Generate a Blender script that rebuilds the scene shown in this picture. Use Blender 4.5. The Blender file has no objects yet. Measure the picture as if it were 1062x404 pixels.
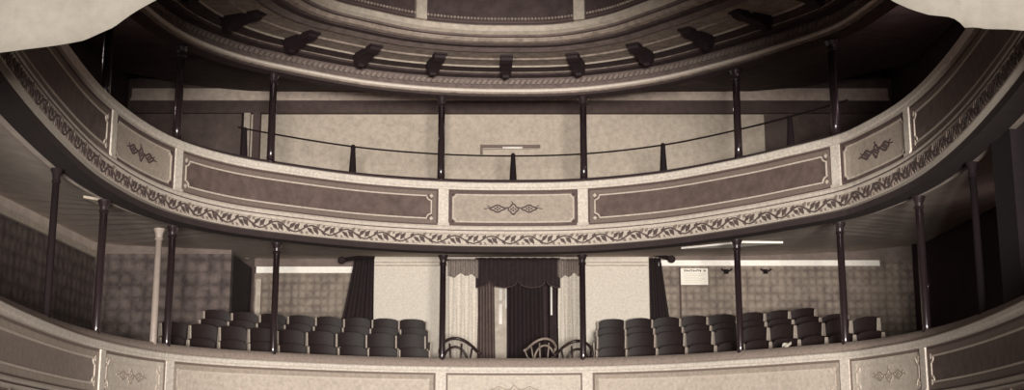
import bpy, bmesh, math, random
from mathutils import Vector, Matrix
random.seed(7)
PI = math.pi
sc = bpy.context.scene
COL = sc.collection
H = 1.7            # camera height above the parquet floor; all heights below are written relative to the eye

# ------------------------------------------------------------------ camera, world, light, exposure
cam = bpy.data.cameras.new('camera')
cam.sensor_width = 36.0
cam.lens = 36.0 * 1300 / 1062
cam.clip_end = 200
camo = bpy.data.objects.new('camera', cam)
camo.location = (0, 0, H)
camo.rotation_euler = (math.radians(90 + 11.5), 0, 0)
COL.objects.link(camo)
sc.camera = camo
sc.view_settings.view_transform = 'Standard'
sc.view_settings.look = 'None'
sc.view_settings.gamma = 1
sc.view_settings.use_curve_mapping = False
sc.view_settings.exposure = 0.0

w = bpy.data.worlds.new('world'); sc.world = w
w.use_nodes = True
bg = w.node_tree.nodes['Background']
bg.inputs[0].default_value = (0.95, 0.82, 0.79, 1)
bg.inputs[1].default_value = 0.35

def area(name, loc, target, sx, sy, power, col=(1, .97, .95)):
    l = bpy.data.lights.new(name, 'AREA')
    l.shape = 'RECTANGLE'; l.size = sx; l.size_y = sy; l.energy = power; l.color = col
    o = bpy.data.objects.new(name, l)
    o.location = loc
    o.rotation_euler = (Vector(target) - Vector(loc)).to_track_quat('-Z', 'Y').to_euler()
    COL.objects.link(o)
    return o
area('stage_daylight', (1.3, -9.5, 0.8), (0, 24, 5.0), 4.2, 2.6, 16200, (1, .965, .89))
def glow(name, loc, power):  # fill points added to lift the dark tier interiors, no fittings
    l = bpy.data.lights.new(name, 'POINT'); l.energy = power; l.color = (1, .80, .78); l.shadow_soft_size = .01
    o = bpy.data.objects.new(name, l); o.location = loc; COL.objects.link(o)
glow('gallery_fill', (-7.9, 20.5, 8.6), 24)
glow('gallery_fill', (7.9, 20.5, 8.6), 34)
glow('gallery_fill', (7.6, 15.5, 8.6), 60)
glow('balcony_fill', (7.8, 20.0, 4.6), 4)
for gx in (-3.4, 0, 3.4): glow('gallery_fill', (gx, 26.3 - abs(gx) * .1, 9.35), 9)  # added fill, hidden behind the architrave, brightens the top of the wall

# ------------------------------------------------------------------ materials
def mat(name, col, rough=.8, var=.0, scale=6.0, metal=0.0, bump=0.0, var_scale2=None, spec=.3):
    m = bpy.data.materials.new(name); m.use_nodes = True
    nt = m.node_tree; b = nt.nodes['Principled BSDF']
    b.inputs['Base Color'].default_value = (*col, 1)
    b.inputs['Roughness'].default_value = rough
    b.inputs['Metallic'].default_value = metal
    b.inputs['Specular IOR Level'].default_value = spec
    tc = nt.nodes.new('ShaderNodeTexCoord')
    n = nt.nodes.new('ShaderNodeTexNoise'); n.inputs['Scale'].default_value = scale
    n.inputs['Detail'].default_value = 8; n.inputs['Roughness'].default_value = .7
    nt.links.new(tc.outputs['Object'], n.inputs['Vector'])
    if var:
        r = nt.nodes.new('ShaderNodeValToRGB')
        r.color_ramp.elements[0].position = .3; r.color_ramp.elements[1].position = .7
        r.color_ramp.elements[0].color = (*[c * (1 - var) for c in col], 1)
        r.color_ramp.elements[1].color = (*[min(.95, c * (1 + var)) for c in col], 1)
        nt.links.new(n.outputs['Fac'], r.inputs['Fac'])
        nt.links.new(r.outputs['Color'], b.inputs['Base Color'])
    if bump:
        bp = nt.nodes.new('ShaderNodeBump'); bp.inputs['Strength'].default_value = bump
        bp.inputs['Distance'].default_value = .02
        nt.links.new(n.outputs['Fac'], bp.inputs['Height'])
        nt.links.new(bp.outputs['Normal'], b.inputs['Normal'])
    return m

def wallpaper(name, c0, c1, period=.25):
    """damask paper: staggered round medallions on a ground"""
    m = bpy.data.materials.new(name); m.use_nodes = True
    nt = m.node_tree; b = nt.nodes['Principled BSDF']; b.inputs['Roughness'].default_value = .85
    tc = nt.nodes.new('ShaderNodeTexCoord')
    sx = nt.nodes.new('ShaderNodeSeparateXYZ'); nt.links.new(tc.outputs['Object'], sx.inputs[0])
    def sn(src, k):
        mu = nt.nodes.new('ShaderNodeMath'); mu.operation = 'MULTIPLY'; mu.inputs[1].default_value = k
        nt.links.new(src, mu.inputs[0])
        s = nt.nodes.new('ShaderNodeMath'); s.operation = 'SINE'; nt.links.new(mu.outputs[0], s.inputs[0]); return s.outputs[0]
    ad = nt.nodes.new('ShaderNodeMath'); ad.operation = 'ADD'
    nt.links.new(sx.outputs['X'], ad.inputs[0]); nt.links.new(sx.outputs['Y'], ad.inputs[1])
    a = sn(ad.outputs[0], PI / period); c = sn(sx.outputs['Z'], PI / period)
    mu = nt.nodes.new('ShaderNodeMath'); mu.operation = 'MULTIPLY'; nt.links.new(a, mu.inputs[0]); nt.links.new(c, mu.inputs[1])
    ab = nt.nodes.new('ShaderNodeMath'); ab.operation = 'ABSOLUTE'; nt.links.new(mu.outputs[0], ab.inputs[0])
    n = nt.nodes.new('ShaderNodeTexNoise'); n.inputs['Scale'].default_value = 3.5; n.inputs['Detail'].default_value = 12; n.inputs['Roughness'].default_value = .75
    nt.links.new(tc.outputs['Object'], n.inputs['Vector'])
    mx = nt.nodes.new('ShaderNodeMath'); mx.operation = 'MULTIPLY_ADD'; mx.inputs[1].default_value = .42
    nt.links.new(ab.outputs[0], mx.inputs[0]); 
    m2 = nt.nodes.new('ShaderNodeMath'); m2.operation = 'MULTIPLY_ADD'; m2.inputs[1].default_value = 2.4; m2.inputs[2].default_value = -.86
    nt.links.new(n.outputs['Fac'], m2.inputs[0]); nt.links.new(m2.outputs[0], mx.inputs[2])
    r = nt.nodes.new('ShaderNodeValToRGB'); r.color_ramp.elements[0].position = .15; r.color_ramp.elements[1].position = .85
    r.color_ramp.elements[0].color = (*c0, 1); r.color_ramp.elements[1].color = (*c1, 1)
    nt.links.new(mx.outputs[0], r.inputs['Fac']); nt.links.new(r.outputs['Color'], b.inputs['Base Color'])
    return m

WHITE = mat('cream_paint', (.57, .50, .44), .6, .28, 22)
WHITE2 = mat('cream_moulding', (.49, .42, .365), .6, .2, 16)
FRIEZE = mat('frieze_ground', (.47, .40, .345), .7, .3, 30)
LEAF = mat('frieze_leaf', (.085, .060, .055), .8, .25, 30)
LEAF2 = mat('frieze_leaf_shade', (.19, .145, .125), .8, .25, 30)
DARKPANEL = mat('dark_umber_panel', (.108, .075, .066), .75, .35, 5)
MIDBORDER = mat('stippled_border', (.165, .122, .105), .75, .3, 40)
TANPANEL = mat('tan_panel', (.33, .27, .225), .75, .22, 14)
TANPANEL2 = mat('pale_tan_panel', (.46, .385, .33), .75, .22, 14)
RIM = mat('dark_rim', (.085, .055, .052), .7, .2, 20)
LINE = mat('pale_stencil_line', (.50, .42, .36), .7, .2, 20)
INK = mat('stencil_ink', (.07, .045, .045), .8)
PAD = mat('worn_plush', (.27, .21, .18), .95, .25, 20)
PADD = mat('dark_plush', (.05, .032, .034), .95, .2, 20)
IRON = mat('black_gloss_iron', (.022, .013, .015), .22, 0, 5, .0, 0, None, .9)
IRON2 = mat('dark_iron', (.014, .009, .010), .8, 0, 5, 0, 0, None, .1)
PALEIRON = mat('grey_painted_iron', (.30, .24, .21), .4, .15, 10)
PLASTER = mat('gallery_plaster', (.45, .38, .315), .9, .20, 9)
PLASTERD = mat('gallery_dark_paint', (.07, .048, .045), .9, .2, 4)
BANDD = mat('shadow_band', (.075, .052, .048), .9, .25, 7)  # shade of the architrave put into the colour
CEIL = mat('ceiling_plaster', (.50, .41, .36), .9, .2, 2.5)
CEILD = mat('dark_ceiling_boards', (.075, .052, .050), .9, .3, 3)
ARCHW = mat('gilt_bead', (.66, .57, .50), .5, .15, 20)
RINGL = mat('ring_soffit_paint', (.25, .195, .165), .8, .45, 7)
RINGD = mat('ring_umber', (.055, .036, .036), .8, .35, 6)
RINGM = mat('ring_mid', (.13, .095, .088), .8, .35, 6)
COVE = mat('cove_paint', (.17, .13, .115), .9, .2, 5)
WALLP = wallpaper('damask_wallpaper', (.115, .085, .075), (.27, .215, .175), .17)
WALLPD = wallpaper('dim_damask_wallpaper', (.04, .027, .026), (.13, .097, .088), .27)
VEST = mat('whitewashed_boards', (.60, .535, .47), .85, .18, 26)
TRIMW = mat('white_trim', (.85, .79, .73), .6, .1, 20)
MAROON = mat('dark_maroon_paint', (.040, .024, .026), .9, .25, 3)
WALLSIDE = mat('side_wall_paint', (.05, .035, .034), .9, .3, 3)
SEATW = mat('dark_walnut', (.015, .008, .008), .6, .25, 12)
SEATI = mat('seat_standard_iron', (.34, .28, .24), .5, .15, 30)
DRAPE = mat('dark_plush_drape', (.021, .013, .014), .95, .2, 8)
DRAPE2 = mat('umber_drape', (.026, .016, .017), .95, .3, 8)
LACE = mat('lace', (.62, .55, .48), .9, .38, 40)
PAPER = mat('paper', (.80, .74, .66), .8, .06, 30)
CLOTH = mat('stage_canvas', (.122, .108, .093), .95, .10, 9, 0, .2)
FLOORM = mat('parquet_floor', (.16, .11, .09), .7, .2, 3)
WOODB = mat('brown_door', (.11, .078, .070), .6, .25, 6)
LIGHTW = mat('pale_painted_wood', (.40, .335, .28), .6, .25, 8)
GLASS = mat('glass_catching_light', (.75, .70, .66), .15, 0, 5, .6)
BENT = mat('dark_bentwood', (.035, .022, .022), .35, .1, 10)
BENTP = mat('pale_bentwood', (.26, .20, .17), .5, .25, 10)

# ------------------------------------------------------------------ object helpers
def link(name, bm, m, parent=None, smooth=False, lift=True):
    """one mesh object; coordinates are eye-relative world coordinates unless lift is False (then local)"""
    me = bpy.data.meshes.new(name)
    bmesh.ops.recalc_face_normals(bm, faces=bm.faces)
    if lift:
        off = Vector((0, 0, H))
        if parent is not None:
            off -= WL[parent.name]
        bmesh.ops.translate(bm, verts=bm.verts, vec=off)
    bm.to_mesh(me); bm.free()
    if isinstance(m, (list, tuple)):
        for x in m: me.materials.append(x)
    else: me.materials.append(m)
    if smooth:
        for p in me.polygons: p.use_smooth = True
    o = bpy.data.objects.new(name, me); COL.objects.link(o)
    if parent is not None:
        o.parent = parent
        if lift: WL[o.name] = WL[parent.name]
    else: WL[o.name] = Vector((0, 0, 0))
    return o
WL = {}
def tag(o, label=None, cat=None, group=None, kind=None):
    if label: o['label'] = label
    if cat: o['category'] = cat
    if group: o['group'] = group
    if kind: o['kind'] = kind
    return o
def thing(name, label, cat, loc=(0, 0, 0), group=None):
    o = bpy.data.objects.new(name, None); o.empty_display_size = .1
    o.location = (loc[0], loc[1], loc[2] + H); COL.objects.link(o)
    WL[o.name] = Vector(o.location)
    return tag(o, label, cat, group)
def struct(name, bm, m, label=None, cat=None, smooth=False):
    o = link(name, bm, m, None, smooth); o['kind'] = 'structure'
    if label: o['label'] = label
    if cat: o['category'] = cat
    return o
def copy_tree(o, parent=None):
    c = o.copy(); COL.objects.link(c)
    if parent is not None: c.parent = parent
    for ch in list(o.children): copy_tree(ch, c)
    return c

def box(bm, x0, x1, y0, y1, z0, z1, rz=0, piv=None):
    vs = [bm.verts.new((x, y, z)) for x in (x0, x1) for y in (y0, y1) for z in (z0, z1)]
    for f in ((0, 1, 3, 2), (4, 6, 7, 5), (0, 4, 5, 1), (2, 3, 7, 6), (0, 2, 6, 4), (1, 5, 7, 3)):
        bm.faces.new([vs[i] for i in f])
    if rz:
        bmesh.ops.rotate(bm, verts=vs, cent=piv or (0, 0, 0), matrix=Matrix.Rotation(rz, 3, 'Z'))
    return vs
def prism(bm, pts2, fn0, fn1):
    """closed polygon between two placements fn0(p) / fn1(p)"""
    a = [bm.verts.new(fn0(p)) for p in pts2]; b = [bm.verts.new(fn1(p)) for p in pts2]
    n = len(a)
    bm.faces.new(a); bm.faces.new(b[::-1])
    for i in range(n): bm.faces.new([a[i], b[i], b[(i + 1) % n], a[(i + 1) % n]])
def lathe(bm, prof, cx, cy, seg=16):
    rings = []
    for r, z in prof:
        rings.append([bm.verts.new((cx + r * math.cos(2 * PI * k / seg), cy + r * math.sin(2 * PI * k / seg), z)) for k in range(seg)])
    for a, b in zip(rings, rings[1:]):
        for k in range(seg): bm.faces.new([a[k], a[(k + 1) % seg], b[(k + 1) % seg], b[k]])
    bm.faces.new(rings[0][::-1]); bm.faces.new(rings[-1])
def tube(bm, pts, r, seg=8, r1=None):
    pts = [Vector(p) for p in pts]; rings = []; n = len(pts)
    up = Vector((0, 0, 1)); prev = None
    for i, p in enumerate(pts):
        d = (pts[min(i + 1, n - 1)] - pts[max(i - 1, 0)]).normalized()
        a = d.cross(up)
        if a.length < .2: a = d.cross(Vector((0, 1, 0)))
        a.normalize()
        if prev is not None and a.dot(prev) < 0: a = -a
        prev = a
        b = d.cross(a)
        rr = r if r1 is None else r + (r1 - r) * i / (n - 1)
        rings.append([bm.verts.new(p + (a * math.cos(2 * PI * k / seg) + b * math.sin(2 * PI * k / seg)) * rr) for k in range(seg)])
    for a, b in zip(rings, rings[1:]):
        for k in range(seg): bm.faces.new([a[k], a[(k + 1) % seg], b[(k + 1) % seg], b[k]])
    bm.faces.new(rings[0][::-1]); bm.faces.new(rings[-1])

# ------------------------------------------------------------------ the horseshoe plan of the tiers
LC = [(0, 24), (-1.42, 23.87), (-2.9, 23.35), (-4.4, 22.3), (-5.15, 21.5), (-5.65, 20.5), (-5.88, 19.4), (-5.96, 18.1), (-5.93, 17), (-5.78, 15.5), (-5.58, 14), (-5.33, 12.5), (-5.0, 10.8), (-4.8, 9.8)]
RC = [(1.4, 23.85), (2.83, 23.15), (4.05, 22.0), (4.75, 21.15), (5.42, 20.2), (5.68, 19.3), (5.85, 18.2), (5.87, 17), (5.76, 15.5), (5.57, 14), (5.33, 12.5), (5.0, 10.8), (4.8, 9.8)]
CT = [Vector(p) for p in LC[::-1] + RC]
PL = []
for i in range(len(CT) - 1):
    p0 = CT[max(i - 1, 0)]; p1 = CT[i]; p2 = CT[i + 1]; p3 = CT[min(i + 2, len(CT) - 1)]
    for k in range(24):
        u = k / 24
        PL.append(.5 * ((2 * p1) + (-p0 + p2) * u + (2 * p0 - 5 * p1 + 4 * p2 - p3) * u * u + (-p0 + 3 * p1 - 3 * p2 + p3) * u ** 3))
PL.append(CT[-1])
SL = [0.0]
for a, b in zip(PL, PL[1:]): SL.append(SL[-1] + (b - a).length)
_i0 = min(range(len(PL)), key=lambda i: abs(PL[i].x))
SL = [s - SL[_i0] for s in SL]
import bisect
def at(s):
    i = min(max(bisect.bisect_right(SL, s) - 1, 0), len(PL) - 2)
    u = (s - SL[i]) / (SL[i + 1] - SL[i])
    p = PL[i].lerp(PL[i + 1], u)
    j0 = max(i - 4, 0); j1 = min(i + 5, len(PL) - 1)
    d = (PL[j1] - PL[j0]).normalized()
    n = Vector((d.y, -d.x))         # points into the auditorium
    return p, n
XL, XR, YB = -9.0, 8.9, 28.95
def P(s, off, z, clamp=False):
    """s along the tier front, off towards the auditorium (negative = behind the front)"""
    p, n = at(s); q = p + n * off
    if clamp:
        q = Vector((min(max(q.x, XL + .1), XR - .1), min(q.y, YB - .1)))
    return Vector((q.x, q.y, z))
def sweep(bm, prof, s0, s1, step=.25, clamp=False, mi=None):
    n = max(1, int(math.ceil(abs(s1 - s0) / step)))
    rings = []
    for i in range(n + 1):
        s = s0 + (s1 - s0) * i / n
        rings.append([bm.verts.new(P(s, o, z, clamp)) for o, z in prof])
    m = len(prof)
    for a, b in zip(rings, rings[1:]):
        for k in range(m):
            f = bm.faces.new([a[k], b[k], b[(k + 1) % m], a[(k + 1) % m]])
    bm.faces.new(rings[0][::-1]); bm.faces.new(rings[-1])
def slab(bm, s0, s1, z0, z1, o0, o1, step=.25):
    sweep(bm, [(o0, z0), (o0, z1), (o1, z1), (o1, z0)], s0, s1, step)
def stroke(bm, pts, wdt, o0, o1, closed=False):
    """ribbon of width wdt along (s,z) points, from offset o0 to o1"""
    n = len(pts); L = []; R = []
    for i in range(n):
        a = pts[(i - 1) % n] if closed else pts[max(i - 1, 0)]
        b = pts[(i + 1) % n] if closed else pts[min(i + 1, n - 1)]
        d = Vector((b[0] - a[0], b[1] - a[1]))
        if d.length < 1e-6: d = Vector((1, 0))
        d.normalize(); q = Vector((-d.y, d.x)) * wdt / 2
        L.append((pts[i][0] + q.x, pts[i][1] + q.y)); R.append((pts[i][0] - q.x, pts[i][1] - q.y))
    vs = []
    for i in range(n):
        vs.append([bm.verts.new(P(L[i][0], o0, L[i][1])), bm.verts.new(P(L[i][0], o1, L[i][1])),
                   bm.verts.new(P(R[i][0], o1, R[i][1])), bm.verts.new(P(R[i][0], o0, R[i][1]))])
    rng = range(n) if closed else range(n - 1)
    for i in rng:
        a = vs[i]; b = vs[(i + 1) % n]
        for k in range(4): bm.faces.new([a[k], b[k], b[(k + 1) % 4], a[(k + 1) % 4]])
    if not closed:
        bm.faces.new(vs[0][::-1]); bm.faces.new(vs[-1])
def blob(bm, pts, o0, o1):
    prism(bm, pts, lambda p: P(p[0], o0, p[1]), lambda p: P(p[0], o1, p[1]))
def dense(pts, step=.2):
    out = []
    for a, b in zip(pts, pts[1:]):
        n = max(1, int(math.hypot(b[0] - a[0], b[1] - a[1]) / step))
        for k in range(n): out.append((a[0] + (b[0] - a[0]) * k / n, a[1] + (b[1] - a[1]) * k / n))
    return out
def notched(s0, s1, z0, z1, r):
    """rectangle with concave quarter-round corners"""
    pts = []
    for cx, cz, a0 in ((s0, z0, 90), (s1, z0, 180), (s1, z1, 270), (s0, z1, 0)):
        arc = []
        for k in range(6):
            a = math.radians(a0 - 90 * k / 5)
            arc.append((cx + r * math.cos(a), cz + r * math.sin(a)))
        pts.append(arc)
    out = []
    for i in range(4):
        out += pts[i]
        out += dense([pts[i][-1], pts[(i + 1) % 4][0]])[1:]
    return out

S0, S1 = -17.6, 17.3

# ------------------------------------------------------------------ shell
bm = bmesh.new(); box(bm, XL - .3, XR + .3, -1, YB + .3, -1.9, -1.7); struct('floor', bm, FLOORM)
bm = bmesh.new(); box(bm, XL - .3, XL, 9.3, YB + .3, -1.7, 11); struct('wall_left', bm, WALLSIDE)
bm = bmesh.new(); box(bm, XR, XR + .3, 9.3, YB + .3, -1.7, 11); struct('wall_right', bm, MAROON)
bm = bmesh.new(); box(bm, XL, XR, YB, YB + .3, -1.7, 11); struct('wall_back', bm, PLASTERD)
bm = bmesh.new(); box(bm, XL - .3, XR + .3, 9.3, YB + .3, 10.2, 10.5); struct('ceiling', bm, CEILD)
bm = bmesh.new()
box(bm, XL, -5.0, 9.0, 9.3, -1.7, 10.2); box(bm, 5.0, XR, 9.0, 9.3, -1.7, 10.2); box(bm, -5.0, 5.0, 9.0, 9.3, 7.4, 10.2)
struct('wall_proscenium', bm, WALLSIDE)
# pier of the proscenium box at right with its moulding
bm = bmesh.new(); box(bm, 5.98, 7.2, 14.6, 15.2, -1.7, 9.8); struct('wall_pier', bm, mat('pier_paint', (.014, .009, .010), .9, .3, 4))
bm = bmesh.new()
for x0, x1, z0, z1 in ((6.12, 6.16, 4.02, 5.9), (6.0, 6.16, 3.98, 4.02), (6.05, 6.30, 2.2, 2.24)):
    box(bm, x0, x1, 14.56, 14.6, z0, z1)
struct('trim_1', bm, LINE)

# tier slabs (floors with raked steps, plastered undersides)
bm = bmesh.new()
prof = [(-.12, .55), (-.12, 1.02), (-1.32, 1.02), (-1.32, 1.36), (-2.06, 1.36), (-2.06, 1.56), (-2.82, 1.56), (-2.82, 1.82), (-6.5, 1.82), (-6.5, .55)]
sweep(bm, prof, S0, S1, .3, True); struct('floor_balcony', bm, FLOORM)
bm = bmesh.new()
prof = [(-.10, 3.80), (-.10, 4.5), (-1.6, 4.5), (-1.6, 4.8), (-6.5, 4.95), (-6.5, 4.34), (-.45, 3.90), (-.40, 3.78)]
sweep(bm, prof, S0, S1, .3, True); struct('ceiling_balcony', bm, CEIL)
bm = bmesh.new()
prof = [(-.30, 7.28), (-.30, 7.5), (-6.5, 8.6), (-6.5, 8.34)]
sweep(bm, prof, S0, S1, .3, True); struct('ceiling_gallery', bm, CEILD)

# ------------------------------------------------------------------ balcony fronts
def scroll_panel(bm, c, z, k=1.0, o0=.0, o1=.008):
    """three stencilled foliate lozenges joined by tendrils"""
    for dx, rx, rz in ((-.36, .15, .07), (0, .10, .105), (.36, .15, .07)):
        zz = z - (.01 if dx == 0 else 0)
        pts = []
        for q in range(20):
            a = 2 * PI * q / 20
            rr = 1 + .18 * math.cos(4 * a)
            pts.append((c + k * (dx + rx * rr * math.cos(a)), zz + k * rz * rr * math.sin(a)))
        stroke(bm, pts, .030 * k, o0, o1, True)
        for ax, az in ((-.05, 0), (.05, 0), (0, .03), (0, -.03)):
            pts = [(c + k * (dx + ax + .024 * math.cos(2 * PI * q / 8)), zz + k * (az + .02 * math.sin(2 * PI * q / 8))) for q in range(8)]
            blob(bm, pts, o0, o1)
    for sg in (-1, 1):
        stroke(bm, [(c + sg * k * x, z + k * y) for x, y in ((.10, 0), (.14, .03), (.18, .0), (.21, 0))], .028 * k, o0, o1)
        stroke(bm, [(c + sg * k * x, z + k * y) for x, y in ((.50, 0), (.56, .015), (.62, -.005), (.67, 0))], .018 * k, o0, o1)
        stroke(bm, [(c + sg * k * x, z + k * y) for x, y in ((.52, .02), (.55, .06), (.59, .07))], .014 * k, o0, o1)
    stroke(bm, [(c, z + .09 * k), (c - .02 * k, z + .15 * k), (c - .05 * k, z + .17 * k)], .018 * k, o0, o1)
    stroke(bm, [(c, z - .10 * k), (c + .02 * k, z - .15 * k)], .018 * k, o0, o1)

def rosette(bm, s, z, r, o0, o1):
    pts = []
    for q in range(16):
        a = 2 * PI * q / 16; rr = r * (1 + .25 * math.cos(4 * a))
        pts.append((s + rr * math.cos(a), z + rr * math.sin(a)))
    blob(bm, pts, o0, o1)

def balcony_front(label, zt, zr, zp0, zm, zb, posts, kinds, frieze=True):
    """zt rail top, zr rail bottom, zp0 panel bottom, zm lower moulding bottom, zb bottom of all"""
    root = thing('balcony_front', label, 'balcony', (0, 24, zb))
    bm = bmesh.new()
    sweep(bm, [(-.16, zr), (-.16, zt), (.05, zt), (.07, zt - .02), (.07, zr + .05), (.05, zr + .03), (.05, zr)], S0, S1)
    link('top_rail', bm, WHITE, root)
    # lower moulding
    bm = bmesh.new()
    d = zp0 - zm
    sweep(bm, [(-.10, zm), (-.10, zp0), (.04, zp0), (.055, zp0 - .03 * 1), (.045, zp0 - .5 * d), (.065, zp0 - .55 * d), (.065, zm + .03), (.05, zm)], S0, S1)
    link('lower_moulding', bm, WHITE2, root)
    bm = bmesh.new(); slab(bm, S0, S1, zm + .055, zm + .072, .06, .072)
    link('moulding_groove', bm, RIM, root)
    if frieze:
        bm = bmesh.new()
        sweep(bm, [(-.10, zb), (-.10, zm), (.05, zm), (.085, zm - .02), (.10, zb + .03), (.115, zb + .02), (.11, zb)], S0, S1)
        fr = link('frieze', bm, FRIEZE, root)
        a = bmesh.new()
        s = S0 + .1; k = 0; hz = (zm + zb) / 2; ph = .36
        while s < S1 - .5:
            pts = []
            sg = 1 if k % 2 else -1
            # running S-scroll with curled leaves
            f = lambda x: (s + x * ph)
            amp = .075
            stroke(a, [(f(x), hz + sg * amp * math.sin(x * PI)) for x in (0, .15, .3, .5, .7, .85, 1.0)], .026, .09, .112)
            for x0, z0, dx, dz, wv, dk in ((.20, .03, .34, -.11, .050, 1), (.52, .05, .30, -.13, .058, 1), (.80, .03, .16, .085, .040, 0), (.04, -.01, .20, .10, .045, 1), (.42, -.03, .16, -.06, .034, 0), (.66, .0, .20, .09, .036, 0), (.10, -.05, .14, -.045, .03, 0)):
                x0 += random.uniform(-.03, .03)
                ax = f(x0); az = hz + sg * z0; bx = f(x0 + dx); bz = hz + sg * (z0 + dz)
                mx, mz = (ax + bx) / 2, (az + bz) / 2
                nx, nz = -(bz - az), (bx - ax); l = math.hypot(nx, nz); nx /= l; nz /= l
                n0 = len(a.faces)
                blob(a, [(ax, az), (mx + nx * wv, mz + nz * wv), (bx + nx * wv * .3, bz + nz * wv * .3), (bx, bz), (mx - nx * wv * .5, mz - nz * wv * .5)], .09, .110)
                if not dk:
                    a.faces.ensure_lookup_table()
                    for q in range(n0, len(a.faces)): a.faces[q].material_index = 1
            s += ph; k += 1
        link('leaf_scroll', a, (LEAF, LEAF2), fr)
    # pilasters and panels
    edges = [S0] + posts + [S1]
    pw = .10
    for p in posts:
        bm = bmesh.new(); slab(bm, p - pw, p + pw, zp0, zr, -.10, .02, .1)
        pl = link('pilaster', bm, WHITE, root)
        bm = bmesh.new(); slab(bm, p - pw - .015, p + pw + .015, zp0, zp0 + .05, .0, .04, .1)
        link('pilaster_base', bm, WHITE2, pl)
    for i in range(len(edges) - 1):
        a0 = edges[i] + (pw if i else 0); a1 = edges[i + 1] - (pw if i < len(edges) - 2 else 0)
        kd = kinds[i]
        ground = {'dark': DARKPANEL, 'small': TANPANEL, 'tan': TANPANEL2, 'mid': mat_mid, 'pale': mat_pale}[kd]
        bm = bmesh.new(); slab(bm, a0, a1, zp0, zr, -.10, -.02, .25)
        pan = link('panel', bm, ground, root)
        z0, z1 = zp0, zr
        bm = bmesh.new()
        rim = .035
        for q in ((a0, a1, z0, z0 + rim), (a0, a1, z1 - rim, z1), (a0, a0 + rim, z0, z1), (a1 - rim, a1, z0, z1)):
            slab(bm, q[0], q[1], q[2], q[3], -.02, -.005, .25)
        link('panel_rim', bm, RIM if kd in ('dark', 'small') else MIDBORDER, pan)
        if kd != 'pale':
            bm = bmesh.new()
            b0, b1 = rim, .115 if kd != 'small' else .075
            for q in ((a0 + b0, a1 - b0, z0 + b0, z0 + b1), (a0 + b0, a1 - b0, z1 - b1, z1 - b0), (a0 + b0, a0 + b1, z0 + b1, z1 - b1), (a1 - b1, a1 - b0, z0 + b1, z1 - b1)):
                slab(bm, q[0], q[1], q[2], q[3], -.02, -.012, .25)
            link('panel_border', bm, MIDBORDER if kd == 'dark' else (DARKPANEL if kd == 'small' else TANPANEL), pan)
        inn = .135 if kd != 'small' else .09
        bm = bmesh.new()
        stroke(bm, notched(a0 + inn, a1 - inn, z0 + inn, z1 - inn, .09 if kd != 'small' else .06), .026 if kd == 'dark' else .03, -.02, -.004, True)
        link('stencil_line', bm, LINE if kd != 'small' else TANPANEL2, pan)
        for cs in (a0 + inn, a1 - inn):
            for cz in (z0 + inn, z1 - inn):
                bm = bmesh.new(); rosette(bm, cs, cz, .032, -.02, -.003)
                link('corner_rosette', bm, LINE if kd != 'small' else INK, pan)
        if kd in ('small', 'pale'):
            bm = bmesh.new(); scroll_panel(bm, (a0 + a1) / 2, (z0 + z1) / 2, .86 if kd == 'small' else .8, -.02, -.006)
            link('scroll_ornament', bm, INK if kd == 'small' else TANPANEL, pan)
    return root
mat_mid = mat('mid_tan_panel', (.24, .19, .165), .75, .22, 14)
mat_pale = mat('pale_cream_panel', (.50, .43, .37), .75, .22, 14)
up = balcony_front('curved upper gallery front with leafy frieze, dark long panels and cream pilasters', 5.12, 4.97, 4.257, 4.10, 3.853,
                   [-9.42, -6.97, -1.34, 1.39, 6.87, 9.20], ['dark', 'small', 'dark', 'small', 'dark', 'small', 'dark'])
lo = balcony_front('curved lower balcony front with tan panels cut by the bottom of the photo', 1.553, 1.43, .80, .66, .42,
                   [-9.27, -6.91, -1.355, 1.44, 6.83, 9.25], ['mid', 'pale', 'tan', 'pale', 'tan', 'pale', 'dark'], True)
bm = bmesh.new(); sweep(bm, [(-.36, 1.50), (-.38, 1.66), (-.30, 1.735), (-.22, 1.73), (-.15, 1.64), (-.13, 1.553), (-.16, 1.50)], S0, S1)
link('plush_armrest', bm, PAD, lo, True)
bm = bmesh.new(); sweep(bm, [(-.34, 5.06), (-.34, 5.20), (-.28, 5.235), (-.17, 5.225), (-.13, 5.17), (-.13, 5.12), (-.16, 5.06)], S0, S1)
link('plush_armrest', bm, PADD, up, True)
bm = bmesh.new(); slab(bm, S0, S1, .9, 1.52, -.30, -.17); link('parapet_boards', bm, PADD, lo)
bm = bmesh.new(); slab(bm, S0, S1, 4.3, 5.08, -.30, -.17); link('parapet_boards', bm, PADD, up)
bm = bmesh.new(); slab(bm, S0, S1, 3.75, 3.853, -.28, .02); link('carrying_beam', bm, mat('beam_umber', (.035, .023, .023), .9, .2, 6), up)

# ------------------------------------------------------------------ ceiling ring over the gallery columns
ring = thing('ceiling_cornice', 'stepped circular ceiling cornice with carved brackets above the gallery', 'cornice', (0, 24, 6.9))
CX, CY = 0.0, 17.9
def rplan(th):
    """radius of the tier plan from the dome centre; th = 0 towards the back wall, positive to the right"""
    d = Vector((math.sin(th), math.cos(th)))
    best = 6.0
    for a, b in zip(PL, PL[1:]):
        p = a - Vector((CX, CY)); e = b - a
        den = d.x * e.y - d.y * e.x
        if abs(den) < 1e-9: continue
        t = (p.x * e.y - p.y * e.x) / den; u = (p.x * d.y - p.y * d.x) / den
        if t > 0 and -1e-6 <= u <= 1 + 1e-6: best = t; break
    return best
NT = 144
RT = []
for k in range(NT):
    th = -PI + 2 * PI * k / NT
    w = min(max((abs(th) - 1.7) / .6, 0), 1)
    RT.append(rplan(th) * (1 - w) + 6.0 * w if w < 1 else 6.0)
def ringp(k, d, z, dr=0):
    k = k % NT; th = -PI + 2 * PI * k / NT; r = RT[k] - d
    return Vector((CX + r * math.sin(th), CY + r * math.cos(th), z))
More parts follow.
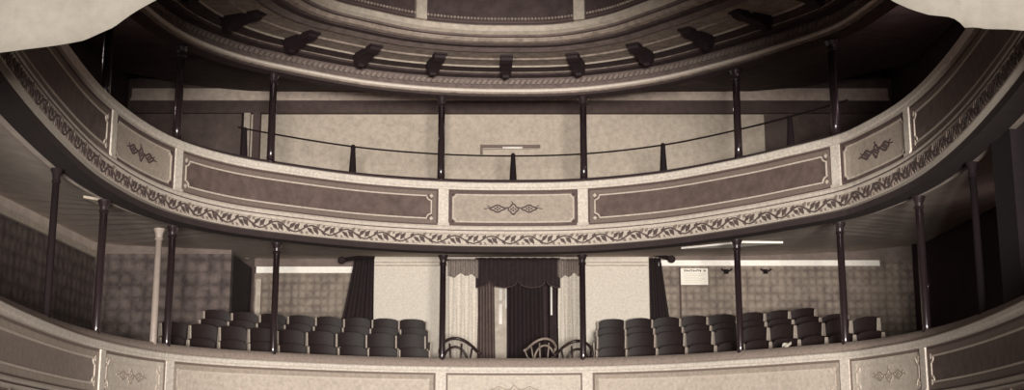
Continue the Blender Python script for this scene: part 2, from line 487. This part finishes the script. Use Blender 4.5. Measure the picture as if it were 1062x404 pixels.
def rsweep(prof, name, m, k0=0, k1=NT, parent=None):
    bm = bmesh.new(); full = (k1 - k0 == NT)
    rings = [[bm.verts.new(ringp(k, d, z)) for d, z in prof] for k in range(k0, k1 if full else k1 + 1)]
    n = len(prof)
    idx = range(len(rings)) if full else range(len(rings) - 1)
    for i in idx:
        a = rings[i]; b = rings[(i + 1) % len(rings)]
        for j in range(n): bm.faces.new([a[j], b[j], b[(j + 1) % n], a[(j + 1) % n]])
    if not full: bm.faces.new(rings[0][::-1]); bm.faces.new(rings[-1])
    return link(name, bm, m, parent or ring)
rsweep([(-.30, 6.93), (.0, 6.93), (.0, 7.04), (-.30, 7.04)], 'architrave', RINGL)
rsweep([(.0, 6.955), (.04, 6.965), (.05, 6.985), (.04, 7.01), (.0, 7.02)], 'architrave_bead', ARCHW)
rsweep([(-.30, 7.04), (-.02, 7.04), (-.02, 7.26), (-.30, 7.26)], 'frieze_face', RINGM)
rsweep([(-.34, 6.90), (-.08, 6.90), (-.08, 6.93), (-.34, 6.93)], 'architrave_fillet', RINGD)
# rope of leaves on the frieze face
bm = bmesh.new()
K = 260
for i in range(K):
    th = -PI * .75 + 1.5 * PI * i / K
    kf = (th + PI) / (2 * PI) * NT; k = int(kf); u = kf - k
    r = RT[k % NT] * (1 - u) + RT[(k + 1) % NT] * u
    cx, cy = CX + (r + .01) * math.sin(th), CY + (r + .01) * math.cos(th)
    t = Vector((math.cos(th), -math.sin(th), 0)); n = Vector((-math.sin(th), -math.cos(th), 0)); c = Vector((cx, cy, 7.155))
    q = [c + t * x + Vector((0, 0, z)) for x, z in ((-.055, -.035), (.0, -.045), (.05, .02), (.06, .045), (.0, .05), (-.045, .0))]
    a = [bm.verts.new(v) for v in q]; b = [bm.verts.new(v + n * .05) for v in q]
    bm.faces.new(a[::-1]); bm.faces.new(b)
    for j in range(6): bm.faces.new([a[j], a[(j + 1) % 6], b[(j + 1) % 6], b[j]])
link('leaf_rope', bm, mat('rope_umber', (.20, .155, .135), .8, .3, 9), ring)
rsweep([(-.30, 7.26), (.20, 7.26), (.22, 7.28), (.22, 7.33), (-.30, 7.33)], 'dark_soffit', RINGD)
rsweep([(.22, 7.30), (.25, 7.285), (.27, 7.30), (.27, 7.36), (.22, 7.36)], 'bead', RINGL)
rsweep([(.27, 7.30), (.62, 7.30), (.62, 7.36), (.27, 7.36)], 'dark_band', RINGD)
rsweep([(.62, 7.30), (.65, 7.275), (.68, 7.30), (.68, 7.36), (.62, 7.36)], 'bead', LIGHTW)
rsweep([(.68, 7.30), (1.08, 7.29), (1.10, 7.265), (1.16, 7.265), (1.18, 7.29), (1.62, 7.28), (1.62, 7.38), (.68, 7.38)], 'painted_soffit', RINGL)
rsweep([(1.62, 7.26), (1.70, 7.24), (1.85, 7.30), (1.85, 7.40), (1.62, 7.40)], 'umber_cove', RINGM)
rsweep([(1.85, 7.28), (2.0, 7.27), (2.02, 7.32), (2.02, 7.42), (1.85, 7.42)], 'dark_fillet', RINGD)
rsweep([(2.02, 7.30), (2.10, 7.27), (2.20, 7.28), (2.24, 7.32), (2.24, 7.42), (2.02, 7.42)], 'pale_torus', RINGL)
rsweep([(2.24, 7.34), (2.34, 7.33), (2.34, 7.42), (2.24, 7.42)], 'dark_fillet', RINGM)
rsweep([(2.30, 7.40), (2.36, 7.36), (2.44, 7.40), (2.44, 7.50), (2.40, 7.53), (2.30, 7.53)], 'drum_base', LIGHTW)
rsweep([(2.30, 7.53), (2.38, 7.53), (2.38, 9.0), (2.30, 9.0)], 'drum_wall', RINGD)
rsweep([(2.38, 7.56), (2.40, 7.56), (2.40, 7.59), (2.38, 7.59)], 'drum_line', RIM)
# beads along the drum panels
bm = bmesh.new()
for i in range(230):
    th = -PI * .6 + 1.2 * PI * i / 230
    k = (th + PI) / (2 * PI) * NT; k0 = int(k); u = k - k0
    r = RT[k0 % NT] * (1 - u) + RT[(k0 + 1) % NT] * u - 2.40
    bmesh.ops.create_icosphere(bm, subdivisions=1, radius=.028, matrix=Matrix.Translation((CX + r * math.sin(th), CY + r * math.cos(th), 7.645)))
link('drum_beads', bm, RINGL, ring)
for i in range(-4, 4):
    th = -.055 + (i + .5) * .785
    k = (th + PI) / (2 * PI) * NT; k0 = int(k); u = k - k0
    r = RT[k0 % NT] * (1 - u) + RT[(k0 + 1) % NT] * u - 2.38
    bm = bmesh.new(); vs = box(bm, -.10, .10, -.08, .03, 7.53, 8.9)
    bmesh.ops.rotate(bm, verts=bm.verts, cent=(0, 0, 0), matrix=Matrix.Rotation(-th, 3, 'Z'))
    bmesh.ops.translate(bm, verts=bm.verts, vec=(CX + r * math.sin(th), CY + r * math.cos(th), 0))
    link('drum_pilaster', bm, LIGHTW, ring)
bm = bmesh.new(); lathe(bm, [(6.5, 9.0), (6.5, 9.1)], CX, CY, 48); link('dome_cover', bm, RINGD, ring)
# brackets (modillions)
def bracket(th):
    k = (th + PI) / (2 * PI) * NT; k0 = int(k); u = k - k0
    r = RT[k0 % NT] * (1 - u) + RT[(k0 + 1) % NT] * u
    bm = bmesh.new()
    # side profile in (d, z): scroll under the soffit, outer end drops low
    prof = [(.62, 7.28), (.60, 7.16), (.66, 7.10), (.76, 7.09), (.86, 7.13), (1.05, 7.17), (1.22, 7.17), (1.34, 7.20), (1.38, 7.28)]
    prism(bm, prof, lambda p: Vector((-.105, -(p[0] - r), p[1])), lambda p: Vector((.105, -(p[0] - r), p[1])))
    drop = [(.60, 7.16), (.60, 7.08), (.65, 7.04), (.72, 7.05), (.76, 7.12)]
    prism(bm, drop, lambda p: Vector((-.06, -(p[0] - r), p[1])), lambda p: Vector((.06, -(p[0] - r), p[1])))
    box(bm, -.12, .12, r - 1.42, r - .58, 7.25, 7.30)
    bmesh.ops.rotate(bm, verts=bm.verts, cent=(0, 0, 0), matrix=Matrix.Rotation(-th, 3, 'Z'))
    bmesh.ops.translate(bm, verts=bm.verts, vec=(CX, CY, 0))
    link('bracket', bm, RINGD2, ring)
RINGD2 = mat('bracket_umber', (.020, .011, .013), .7, .2, 6)
for i in range(-7, 8): bracket(-.022 + i * .262)

# ------------------------------------------------------------------ columns
def column(s, z0, z1, r, label, m=IRON, off=-.26, group=None, cap=True, xy=None):
    p = P(s, off, z0) if xy is None else Vector((xy[0], xy[1], z0))
    t = thing('iron_column', label, 'column', p, group)
    bm = bmesh.new(); lathe(bm, [(r * 1.05, z0 + .1), (r, z0 + .3), (r * .92, z1 - .18)], p.x, p.y, 20); link('shaft', bm, m, t, True)
    bm = bmesh.new(); lathe(bm, [(r * 1.7, z0), (r * 1.7, z0 + .04), (r * 1.35, z0 + .06), (r * 1.5, z0 + .09), (r * 1.1, z0 + .12)], p.x, p.y, 20); link('base', bm, m, t)
    bm = bmesh.new()
    lathe(bm, [(r * .9, z1 - .20), (r * 1.25, z1 - .18), (r * 1.0, z1 - .15), (r * 1.05, z1 - .10), (r * 1.5, z1 - .03), (r * 1.6, z1 - .03), (r * 1.6, z1)], p.x, p.y, 20)
    link('capital', bm, m, t)
    return t
for s, lb in ((-1.36, 'slim black gallery column left of the centre bay above the small panel'),
              (1.36, 'slim black gallery column right of the centre bay above the small panel'),
              (-4.72, 'slim black gallery column midway over the left long panel'),
              (4.56, 'slim black gallery column midway over the right long panel'),
              (-6.74, 'slim black gallery column at the left end of the lit back wall'),
              (6.68, 'slim black gallery column at the right end of the lit back wall'),
              (-9.2, 'dim gallery column at far left above the left small panel')):
    column(s, 5.12, 6.9, .072, lb, IRON, -.24)
for s, lb in ((-1.30, 'glossy black balcony column left of the draped doorway'),
              (1.31, 'glossy black balcony column right of the draped doorway'),
              (-4.52, 'glossy black balcony column left of the slanted dark wallpaper panel'),
              (4.44, 'glossy black balcony column right of the white notice'),
              (-6.70, 'black balcony column just right of the pale column'),
              (6.64, 'glossy black balcony column second from the right'),
              (-8.92, 'black balcony column second from the left edge'),
              (8.84, 'black balcony column nearest the right edge of seating'),
              (-11.06, 'dark balcony column nearest the left edge of the photo'),
              (11.06, 'dark barely lit balcony column near the right edge')):
    column(s, 1.50, 3.72,   .062 if abs(s) < 10 else .05, lb, IRON if abs(s) < 10 else IRON2, -.25)
column(-7.04, 1.5, 3.62, .058, 'pale grey painted column standing beside the black one at left', PALEIRON, off=-.25)

# gallery guard rail
gr = thing('guard_rail', 'thin iron guard rail running between the gallery columns', 'railing', P(0, -.3, 5.12))
bm = bmesh.new(); tube(bm, [P(-5.35 + i * .25, -.30, 5.735 + (.04 * abs((-5.35 + i * .25)) / 6)) for i in range(50)], .017, 6); link('rod', bm, IRON2, gr)
for s in (-5.22, -3.04, .02, 2.90, 5.66):
    bm = bmesh.new(); p = P(s, -.30, 5.12); lathe(bm, [(.075, 5.12), (.07, 5.3), (.045, 5.70), (.05, 5.74), (.03, 5.79)], p.x, p.y, 10); link('post', bm, IRON2, gr)

# ------------------------------------------------------------------ gallery back wall
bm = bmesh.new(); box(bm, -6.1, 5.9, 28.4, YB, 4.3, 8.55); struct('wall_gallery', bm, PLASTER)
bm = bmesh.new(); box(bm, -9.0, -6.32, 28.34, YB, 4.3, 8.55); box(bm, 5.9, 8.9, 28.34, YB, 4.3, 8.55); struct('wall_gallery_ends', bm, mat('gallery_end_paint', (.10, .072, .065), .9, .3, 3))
bm = bmesh.new(); box(bm, -6.24, -6.1, 28.25, YB, 4.3, 7.7); struct('trim_2', bm, LIGHTW)
bm = bmesh.new(); box(bm, -6.02, -5.86, 28.2, 28.4, 4.3, 7.7); struct('trim_3', bm, RIM)
bm = bmesh.new(); box(bm, -8.9, 8.8, 28.24, 28.4, 7.70, 7.99); struct('shadow_strip', bm, BANDD)  # dark strip standing in for the architrave's shadow on the wall
bm = bmesh.new(); box(bm, -8.9, 8.8, 28.20, 28.4, 7.99, 8.04); box(bm, -8.9, 8.8, 28.28, 28.4, 8.04, 8.30); struct('trim_5', bm, mat('gallery_upper_band', (.50, .41, .35), .9, .25, 6))
# long lamp bracket on the gallery wall
lp = thing('wall_lamp', 'narrow wall lamp with bright tube on the centre of the gallery wall', 'lamp', (0, 28.35, 6.85))
bm = bmesh.new(); box(bm, -.70, .66, 28.34, 28.4, 6.90, 6.96); box(bm, -.74, -.68, 28.32, 28.4, 6.74, 6.96); link('back_plate', bm, MIDBORDER, lp)
bm = bmesh.new(); tube(bm, [(-.22, 28.28, 6.87), (.24, 28.28, 6.87)], .028, 8); link('lamp_tube', bm, TRIMW, lp, True)
bm = bmesh.new(); tube(bm, [(-.70, 28.30, 6.84), (.66, 28.30, 6.86)], .012, 6); tube(bm, [(-.24, 28.28, 6.87), (-.24, 28.4, 6.87)], .015, 6); tube(bm, [(.26, 28.28, 6.87), (.26, 28.4, 6.87)], .015, 6); link('gas_pipe', bm, PALEIRON, lp)

# ------------------------------------------------------------------ balcony back walls
# right of the doorway
bm = bmesh.new(); box(bm, 3.05, 8.9, 27.6, 27.8, 1.5, 4.6); struct('wall_right_paper', bm, WALLP)
bm = bmesh.new(); box(bm, 3.25, 8.15, 27.52, 27.6, 4.0, 4.125); struct('trim_6', bm, TRIMW)
bm = bmesh.new(); box(bm, 3.05, 8.9, 27.58, 27.6, 4.125, 4.6); struct('trim_7', bm, COVE)
# left of the doorway
bm = bmesh.new(); box(bm, -5.9, -3.05, 28.5, 28.7, 1.5, 3.97); struct('wall_left_paper', bm, WALLP)
bm = bmesh.new(); box(bm, -5.85, -3.60, 28.44, 28.52, 3.97, 4.115); struct('trim_8', bm, TRIMW)
bm = bmesh.new(); box(bm, -5.9, -3.05, 28.48, 28.7, 4.115, 4.6); struct('trim_9', bm, COVE)
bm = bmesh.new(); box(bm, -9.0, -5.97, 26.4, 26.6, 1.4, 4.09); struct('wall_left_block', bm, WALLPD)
bm = bmesh.new(); box(bm, -6.0, -5.97, 26.6, 28.5, 1.4, 4.09); struct('wall_recess', bm, DRAPE2)
bm = bmesh.new(); box(bm, -9.0, -5.97, 26.38, 26.62, 4.09, 4.6); struct('trim_10', bm, COVE)
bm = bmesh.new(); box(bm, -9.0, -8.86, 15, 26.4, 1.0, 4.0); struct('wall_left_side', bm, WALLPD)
bm = bmesh.new(); box(bm, -9.0, -8.80, 15, 26.4, 4.0, 4.13); struct('trim_11', bm, LIGHTW)
bm = bmesh.new(); box(bm, -9.0, -8.88, 15, 26.4, 4.13, 4.6); struct('trim_12', bm, CEIL)
# small window slit and door edge seen in the recess
bm = bmesh.new(); box(bm, -5.84, -5.72, 28.40, 28.5, 2.6, 3.82); o = link('door_leaf', bm, LIGHTW); tag(o, 'narrow pale door edge standing open left of the wallpapered wall', 'door')
# whitewashed vestibule
bm = bmesh.new()
box(bm, -3.07, -.78, 27.7, 27.8, 1.5, 4.30); box(bm, 1.02, 3.07, 27.7, 27.8, 1.5, 4.30); box(bm, -.78, 1.02, 27.7, 27.8, 4.0, 4.30)
struct('wall_vestibule', bm, VEST)
bm = bmesh.new()
for z in (4.02, 4.09): box(bm, -3.07, -.85, 27.67, 27.7, z, z + .03); box(bm, 1.1, 3.07, 27.67, 27.7, z, z + .03)
struct('trim_13', bm, LIGHTW)
bm = bmesh.new(); box(bm, -1.2, 1.6, YB - .02, YB, 1.5, 4.3); box(bm, -1.2, -1.1, 27.8, YB, 1.5, 4.3); box(bm, 1.5, 1.6, 27.8, YB, 1.5, 4.3)
struct('wall_lobby', bm, MAROON)
# pale wedges shaped as streaks of light on the ceiling, right and left
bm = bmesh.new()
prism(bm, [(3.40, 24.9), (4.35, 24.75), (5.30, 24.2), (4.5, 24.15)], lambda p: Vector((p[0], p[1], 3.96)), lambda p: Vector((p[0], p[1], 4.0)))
o = link('ceiling_light_streak', bm, TRIMW); tag(o, 'pale painted wedge of light under the gallery above the white notice', 'light patch')
bm = bmesh.new()
prism(bm, [(-6.6, 20.0), (-5.75, 20.5), (-5.65, 20.35), (-6.7, 19.2)], lambda p: Vector((p[0], p[1], 3.86)), lambda p: Vector((p[0], p[1], 3.9)))
o = link('ceiling_light_streak', bm, LIGHTW); tag(o, 'short pale painted streak of light under the gallery beside the pale column', 'light patch')

# ------------------------------------------------------------------ drapes
def cloth(fn, nu, nv, th, name, m, parent=None):
    """fn(u,v) -> front point; a sheet of real thickness th along +y"""
    bm = bmesh.new()
    A = [[bm.verts.new(fn(i / nu, j / nv)) for j in range(nv + 1)] for i in range(nu + 1)]
    B = [[bm.verts.new(fn(i / nu, j / nv) + Vector((0, th, 0))) for j in range(nv + 1)] for i in range(nu + 1)]
    for i in range(nu):
        for j in range(nv):
            bm.faces.new([A[i][j], A[i + 1][j], A[i + 1][j + 1], A[i][j + 1]])
            bm.faces.new([B[i][j], B[i][j + 1], B[i + 1][j + 1], B[i + 1][j]])
    for i in range(nu):
        bm.faces.new([A[i][0], B[i][0], B[i + 1][0], A[i + 1][0]]); bm.faces.new([A[i][nv], A[i + 1][nv], B[i + 1][nv], B[i][nv]])
    for j in range(nv):
        bm.faces.new([A[0][j], A[0][j + 1], B[0][j + 1], B[0][j]]); bm.faces.new([A[nu][j], B[nu][j], B[nu][j + 1], A[nu][j + 1]])
    return link(name, bm, m, parent, True)
# lace curtains each side of the doorway
def lace(x0, x1, y, z0, z1, lb, ph):
    def fn(u, v):
        a = u * (x1 - x0) / .085 * 2 * PI / 2 + ph
        amp = .035 * (1.0 - .4 * v)
        return Vector((x0 + (x1 - x0) * u + .01 * math.sin(7 * v + a), y + amp * math.sin(a), z0 + (z1 - z0) * v))
    t = thing('lace_curtain', lb, 'curtain', ((x0 + x1) / 2, y, z0))
    cloth(fn, 60, 10, .006, 'curtain_panel', LACE, t)
    def fn2(u, v):
        a = u * (x1 - x0) / .05 * PI + ph
        zz = z1 - .36 - .06 * math.sin(u * 5 + ph) * math.sin(u * 11)
        return Vector((x0 - .02 + (x1 - x0 + .04) * u, y - .07 + .03 * math.sin(a), zz + (z1 - zz) * v))
    cloth(fn2, 70, 5, .006, 'gathered_heading', mat('lace_heading', (.22, .175, .155), .9, .4, 30), t)
    bm = bmesh.new(); tube(bm, [(x0 - .08, y, z1 + .0), (x1 + .08, y, z1 + .0)], .02, 8); link('curtain_rod', bm, IRON2, t)
lace(-1.38, -.76, 27.45, 1.72, 4.12, 'mottled white lace curtain hanging left of the dark doorway', 0)
lace(1.02, 1.50, 27.45, 1.72, 4.12, 'mottled white lace curtain hanging right of the dark doorway', 1.2)
# valance
def fn(u, v):
    x = -.80 + 1.86 * u
    n = (u * 3.0 + .5) % 1.0
    low = 3.66 - .17 * math.sqrt(max(0, 1 - (2 * n - 1) ** 2))
    return Vector((x, 27.38 + .03 * math.sin(u * 60), low + (4.16 - low) * v))
t = thing('door_valance', 'dark scalloped plush valance across the top of the doorway', 'valance', (.1, 27.38, 3.5))
cloth(fn, 90, 6, .02, 'valance_cloth', DRAPE2, t)
def fn(u, v):
    x = -.80 + 1.86 * u; n = (u * 3.0 + .5) % 1.0
    low = 3.655 - .17 * math.sqrt(max(0, 1 - (2 * n - 1) ** 2))
    return Vector((x, 27.355 + .03 * math.sin(u * 60), low + .022 * v))
cloth(fn, 120, 1, .012, 'fringe', mat('fringe', (.075, .05, .046), .9), t)
# central dark drape in the doorway
def drape(x0a, x1a, x0b, x1b, y, z0, z1, lb, m, k=8, name='door_curtain', rod=None):
    def fn(u, v):
        a0 = x0a + (x0b - x0a) * v ** .8; a1 = x1a + (x1b - x1a) * v ** .8
        return Vector((a0 + (a1 - a0) * u, y + .05 * math.sin(u * k * PI * 1.0 + .5), z0 + (z1 - z0) * v))
    t = thing(name, lb, 'curtain', ((x0a + x1a) / 2, y, z0))
    cloth(fn, 64, 12, .015, 'curtain_cloth', m, t)
    if rod:
        bm = bmesh.new(); tube(bm, rod, .045, 8); link('bracket_arm', bm, IRON2, t)
        bm = bmesh.new(); bmesh.ops.create_uvsphere(bm, u_segments=12, v_segments=8, radius=.085, matrix=Matrix.Translation(rod[-1])); link('gathered_knot', bm, m, t, True)
    return t
drape(-.03, .72, -.03, .68, 27.75, 1.7, 4.0, 'dark plush curtain filling the middle of the doorway', DRAPE)
drape(-.78, -.36, -.78, -.40, 27.80, 1.7, 4.0, 'brownish hanging curtain at the left of the doorway', WOODB, 6)
# portieres at the side entrances
drape(-3.98, -3.03, -3.50, -3.06, 27.55, 1.9, 4.17, 'dark flared portiere hanging left of the white wall', DRAPE, 7, 'portiere', [(-3.05, 27.5, 4.20), (-3.35, 27.4, 4.17), (-3.72, 27.1, 4.06)])
drape(3.04, 3.62, 3.04, 3.30, 27.50, 1.9, 4.17, 'dark flared portiere hanging right of the white wall', DRAPE, 6, 'portiere', [(3.06, 27.45, 4.26), (3.25, 27.4, 4.22), (3.50, 27.2, 4.10)])
# glazed door leaf
d = thing('glazed_door', 'pale painted door edge with slivers of bright glass inside the doorway', 'door', (-.22, 27.95, 1.7))
bm = bmesh.new(); box(bm, -.40, -.12, 27.92, 27.97, 1.7, 4.0, 0); link('stile', bm, LIGHTW, d)
for x0, x1, z0, z1 in ((-.29, -.22, 3.28, 3.72), (-.15, -.12, 3.1, 3.66), (-.29, -.22, 2.75, 3.2)):
    bm = bmesh.new(); box(bm, x0, x1, 27.90, 27.92, z0, z1); link('glass_pane', bm, GLASS, d)
d = thing('glazed_door', 'narrow bright sliver of a glazed door at the right of the doorway', 'door', (.90, 27.95, 1.7))
bm = bmesh.new(); box(bm, .84, 1.0, 27.92, 27.97, 1.7, 4.0); link('stile', bm, DRAPE2, d)
bm = bmesh.new(); box(bm, .86, .90, 27.90, 27.92, 2.95, 3.7); link('glass_pane', bm, GLASS, d)

# notice on the right wallpaper
nt_ = thing('wall_notice', 'white paper notice with a dark heading on the right wallpaper', 'notice', (4.0, 27.5, 3.55))
bm = bmesh.new(); box(bm, 3.73, 4.33, 27.50, 27.515, 3.575, 3.94); link('sheet', bm, PAPER, nt_)
bm = bmesh.new(); random.seed(3)
x = 3.81
for i, wd in enumerate((.035, .06, .05, .055, .05, .03, 0, .045)):
    if wd:
        box(bm, x, x + .014, 27.495, 27.50, 3.865, 3.915); box(bm, x, x + wd, 27.495, 27.50, 3.90 - .02 * (i % 2), 3.912 - .02 * (i % 2)); box(bm, x + wd - .014, x + wd, 27.495, 27.50, 3.87, 3.905)
    x += wd + .018 if wd else .04
link('heading', bm, INK, nt_)
bm = bmesh.new()
for i in range(6): box(bm, 3.80, 4.26 - .07 * (i % 3), 27.497, 27.50, 3.81 - i * .036, 3.817 - i * .036)
link('small_print', bm, LINE, nt_)
bm = bmesh.new(); tube(bm, [(3.72, 27.56, 1.9), (3.72, 27.56, 3.98)], .02, 6); o = link('conduit', bm, RIM); tag(o, 'thin dark pipe running down the wallpaper from the white notice', 'pipe')
for x, lb in ((4.75, 'tiny dark gas bracket under the trim beside the white notice'), (5.62, 'tiny dark gas bracket right of the column beyond the notice')):
    t = thing('gas_bracket', lb, 'lamp', (x, 27.55, 3.85))
    bm = bmesh.new(); box(bm, x - .05, x + .05, 27.56, 27.6, 3.83, 3.93); link('back_plate', bm, IRON2, t)
    bm = bmesh.new(); tube(bm, [(x - .12, 27.5, 3.93), (x - .06, 27.48, 3.88), (x, 27.5, 3.86), (x + .06, 27.48, 3.88), (x + .12, 27.5, 3.93)], .018, 6); link('burner_arm', bm, IRON2, t)

# ------------------------------------------------------------------ theatre seats
def make_seat(ends=False):
    t = bpy.data.objects.new('theatre_seat', None); t.empty_display_size = .1; COL.objects.link(t)
    # local: x along the row, -y towards the stage
    bm = bmesh.new(); n = 12
    F = []; B = []
    for i in range(n + 1):
        u = i / n; x = -.287 + .574 * u
        y = .20 - .05 * (1 - (2 * u - 1) ** 2) * -1
        top = .90 + .075 * math.sqrt(max(0, 1 - (2 * u - 1) ** 2))
        F.append([bm.verts.new((x, y, z)) for z in (.46, .6, .75, top - .03, top)])
        B.append([bm.verts.new((x, y + .035, z)) for z in (.46, .6, .75, top - .03, top)])
    for i in range(n):
        for j in range(4):
            bm.faces.new([F[i][j], F[i + 1][j], F[i + 1][j + 1], F[i][j + 1]]); bm.faces.new([B[i][j], B[i][j + 1], B[i + 1][j + 1], B[i + 1][j]])
        bm.faces.new([F[i][4], F[i + 1][4], B[i + 1][4], B[i][4]]); bm.faces.new([F[i][0], B[i][0], B[i + 1][0], F[i + 1][0]])
    for A in (0, n):
        for j in range(4): bm.faces.new([F[A][j], F[A][j + 1], B[A][j + 1], B[A][j]])
    link('backrest', bm, SEATW, t, False, False)
    bm = bmesh.new()
    prism(bm, [(-.25, .18), (-.26, -.12), (-.2, -.19), (0, -.215), (.2, -.19), (.26, -.12), (.25, .18)], lambda p: Vector((p[0], p[1], .42)), lambda p: Vector((p[0], p[1], .46)))
    link('seat', bm, SEATW, t, False, False)
    for sx in ((-1, 1) if ends else (-1,)):
        bm = bmesh.new(); x = sx * .299
        prism(bm, [(-.16, 0), (-.16, .04), (.08, .10), (.02, .36), (-.14, .40), (-.18, .60), (-.16, .64), (.10, .66), (.13, .92), (.185, .92), (.22, .40), (.26, .0)],
              lambda p: Vector((x - .015, p[0], p[1])), lambda p: Vector((x + .015, p[0], p[1])))
        link('side_standard', bm, SEATI, t, False, False)
    return t
proto = make_seat(False); proto_end = make_seat(True)
used = [False, False]
ordn = ['first', 'second', 'third', 'fourth', 'fifth', 'sixth', 'seventh', 'eighth', 'ninth', 'tenth', 'eleventh', 'twelfth']
rows = [(-.98, 1.02, 'front'), (-1.72, 1.36, 'second'), (-2.48, 1.56, 'third'), (-3.22, 1.82, 'back')]
rowpos = {}
def parc(off, side, s_start, count, pitch):
    out = []; s = s_start
    acc = 0; prev = P(s, off, 0)
    target = pitch / 2
    while len(out) < count and abs(s) < 12:
        s += side * .01
        q = P(s, off, 0); acc += (q - prev).length; prev = q
        if acc >= target: out.append(s); target += pitch
    return out
for ri, (off, z, rn) in enumerate(rows):
    for side, s0, cnt, sn in ((-1, (-1.40, -1.39, -1.26, -1.23)[ri], (9, 9, 8, 8)[ri], 'left'), (1, (1.36, 1.27, 1.20, 1.14)[ri], (10, 10, 9, 8)[ri], 'right')):
        for i, s in enumerate(parc(off, side, s0, cnt,   .602)):
            if side < 0 and P(s, off, 0).x < -6.9: continue
            end = (i == (cnt - 1)) if side > 0 else (i == 0)
            src = proto_end if end else proto
            idx = 1 if end else 0
            if not used[idx]: c = src; used[idx] = True
            else: c = copy_tree(src)
            p, n = at(s); q = P(s, off, z)
            c.location = (q.x, q.y, z + H)
            c.rotation_euler = (0, 0, math.atan2(n.y, n.x) + PI / 2)
            WL[c.name] = Vector(c.location)
            tag(c, 'dark arched-back theatre seat, %s from the doorway, %s row, %s side' % (ordn[i], rn, sn), 'seat', 'theatre seats in the balcony')

# ------------------------------------------------------------------ bentwood chairs by the doorway
def bentwood(loc, rz, label, m, sc_=1.0):
    t = bpy.data.objects.new('bentwood_armchair', None); COL.objects.link(t)
    bm = bmesh.new(); lathe(bm, [(.20, .44), (.215, .455), (.215, .475), (.20, .48)], 0, 0, 20); link('seat', bm, m, t, True, False)
    # hoop back sweeping down into arms
    bm = bmesh.new(); pts = []
    for k in range(21):
        a = PI * k / 20
        x = .31 * math.cos(a); yb = .22 * math.sin(a)
        pts.append((x, yb - .12 + .10 * math.sin(a), .66 + .24 * math.sin(a) ** 1.5))
    pts = [(.33, -.2, .63)] + pts + [(-.33, -.2, .63)]
    tube(bm, pts, .027, 8); link('back_hoop', bm, m, t, True, False)
    bm = bmesh.new(); pts = []
    for k in range(15):
        a = PI * k / 14; pts.append((.21 * math.cos(a), .19 - .04 * (1 - math.sin(a)), .47 + .29 * math.sin(a)))
    tube(bm, pts, .022, 8); link('inner_hoop', bm, m, t, True, False)
    for x in (-.26, -.10, .10, .26):
        bm = bmesh.new(); tube(bm, [(x * .8, .15 - abs(x) * .3, .46), (x, .19 - abs(x) * .4, .86 - abs(x) * .5)], .017, 6); link('spindle', bm, m, t, True, False)
    for x, y in ((-.15, -.15), (.15, -.15), (-.15, .15), (.15, .15)):
        bm = bmesh.new(); tube(bm, [(x, y, .45), (x * 1.35, y * 1.35, 0)], .018, 8, .013); link('leg', bm, m, t, True, False)
    for x in (-.32, .32):
        bm = bmesh.new(); tube(bm, [(x, -.18, .64), (x * .85, -.15, .5), (x * .6, -.10, .46)], .014, 8); link('arm_support', bm, m, t, True, False)
    t.location = (loc[0], loc[1], loc[2] + H); t.rotation_euler = (0, 0, rz); t.scale = (sc_, sc_, sc_)
    tag(t, label, 'chair'); WL[t.name] = Vector(t.location)
bentwood((-1.08, 24.95, 1.02 + .08), .25, 'dark bentwood armchair before the lace curtain left of the doorway', BENT, 1.22)
bentwood((1.26, 24.95, 1.02 + .08), -.25, 'dark bentwood armchair before the lace curtain right of the doorway', BENT, 1.16)
bentwood((.62, 25.80, 1.36), -.3, 'pale round-backed chair at the foot of the doorway, left of the dark one', BENTP, 1.0)

# small papers
def paper(x, y, z, rz, lb, sx=.16, sy=.1, name='programme_sheet'):
    bm = bmesh.new(); n = 6
    A = [[bm.verts.new((sx * (i / n - .5), sy * (j / n - .5), .012 * math.sin(i * 1.3) * math.cos(j) + .03 * (i / n) ** 2)) for j in range(n + 1)] for i in range(n + 1)]
    fs = []
    for i in range(n):
        for j in range(n): fs.append(bm.faces.new([A[i][j], A[i + 1][j], A[i + 1][j + 1], A[i][j + 1]]))
    bmesh.ops.solidify(bm, geom=fs, thickness=.003)
    o = link(name, bm, PAPER, None, False, False); o.location = (x, y, z + H); o.rotation_euler = (math.radians(55), 0, rz)
    WL[o.name] = Vector(o.location); tag(o, lb, 'paper')
q = P(5.36, -.32, 1.76); paper(q.x, q.y, 1.775, -.6, 'scrap of white paper lying on the armrest of the lower balcony', .17, .09)
q = P(5.20, -1.0, 1.9); paper(q.x, q.y, 1.52, -.7, 'crumpled white paper on a seat right of the notice', .12, .12)

# ------------------------------------------------------------------ stage border curtain framing the view
low = [(x * .9457, z * .9457) for x, z in [(-5.2, 2.86), (-3.83, 3.0), (-3.55, 3.04), (-3.28, 3.08), (-3.05, 3.17), (-2.90, 3.29), (-2.73, 3.41), (-2.45, 3.7), (-2.0, 4.1), (-1.2, 4.6), (0, 4.8), (1.2, 4.6), (2.1, 4.1), (2.6, 3.7), (2.94, 3.41),
       (3.08, 3.33), (3.21, 3.275), (3.37, 3.25), (3.48, 3.185), (3.63, 3.165), (3.82, 3.175), (5.2, 3.1)]]
def lowz(x):
    for a, b in zip(low, low[1:]):
        if a[0] <= x <= b[0]: return a[1] + (b[1] - a[1]) * (x - a[0]) / (b[0] - a[0])
    return low[0][1] if x < low[0][0] else low[-1][1]
t = thing('stage_border_curtain', 'pale canvas stage border with ragged arched hem in both top corners', 'curtain', (0, 8.7, 2.8))
def fn(u, v):
    x = -4.9 + 9.8 * u; z0 = lowz(x)
    fold = .035 * math.sin(x * 3.1 + 1) + .02 * math.sin(x * 7.3) + .05 * math.exp(-((x - 3.30) / .04) ** 2)
    return Vector((x, 8.7 + fold * (1 - .5 * v), z0 + (7.0 - z0) * v))
cloth(fn, 220, 14, .01, 'canvas', CLOTH, t)
bm = bmesh.new(); tube(bm, [(-5.1, 8.72, 7.02), (5.1, 8.72, 7.02)], .05, 10); link('batten', bm, WOODB, t)
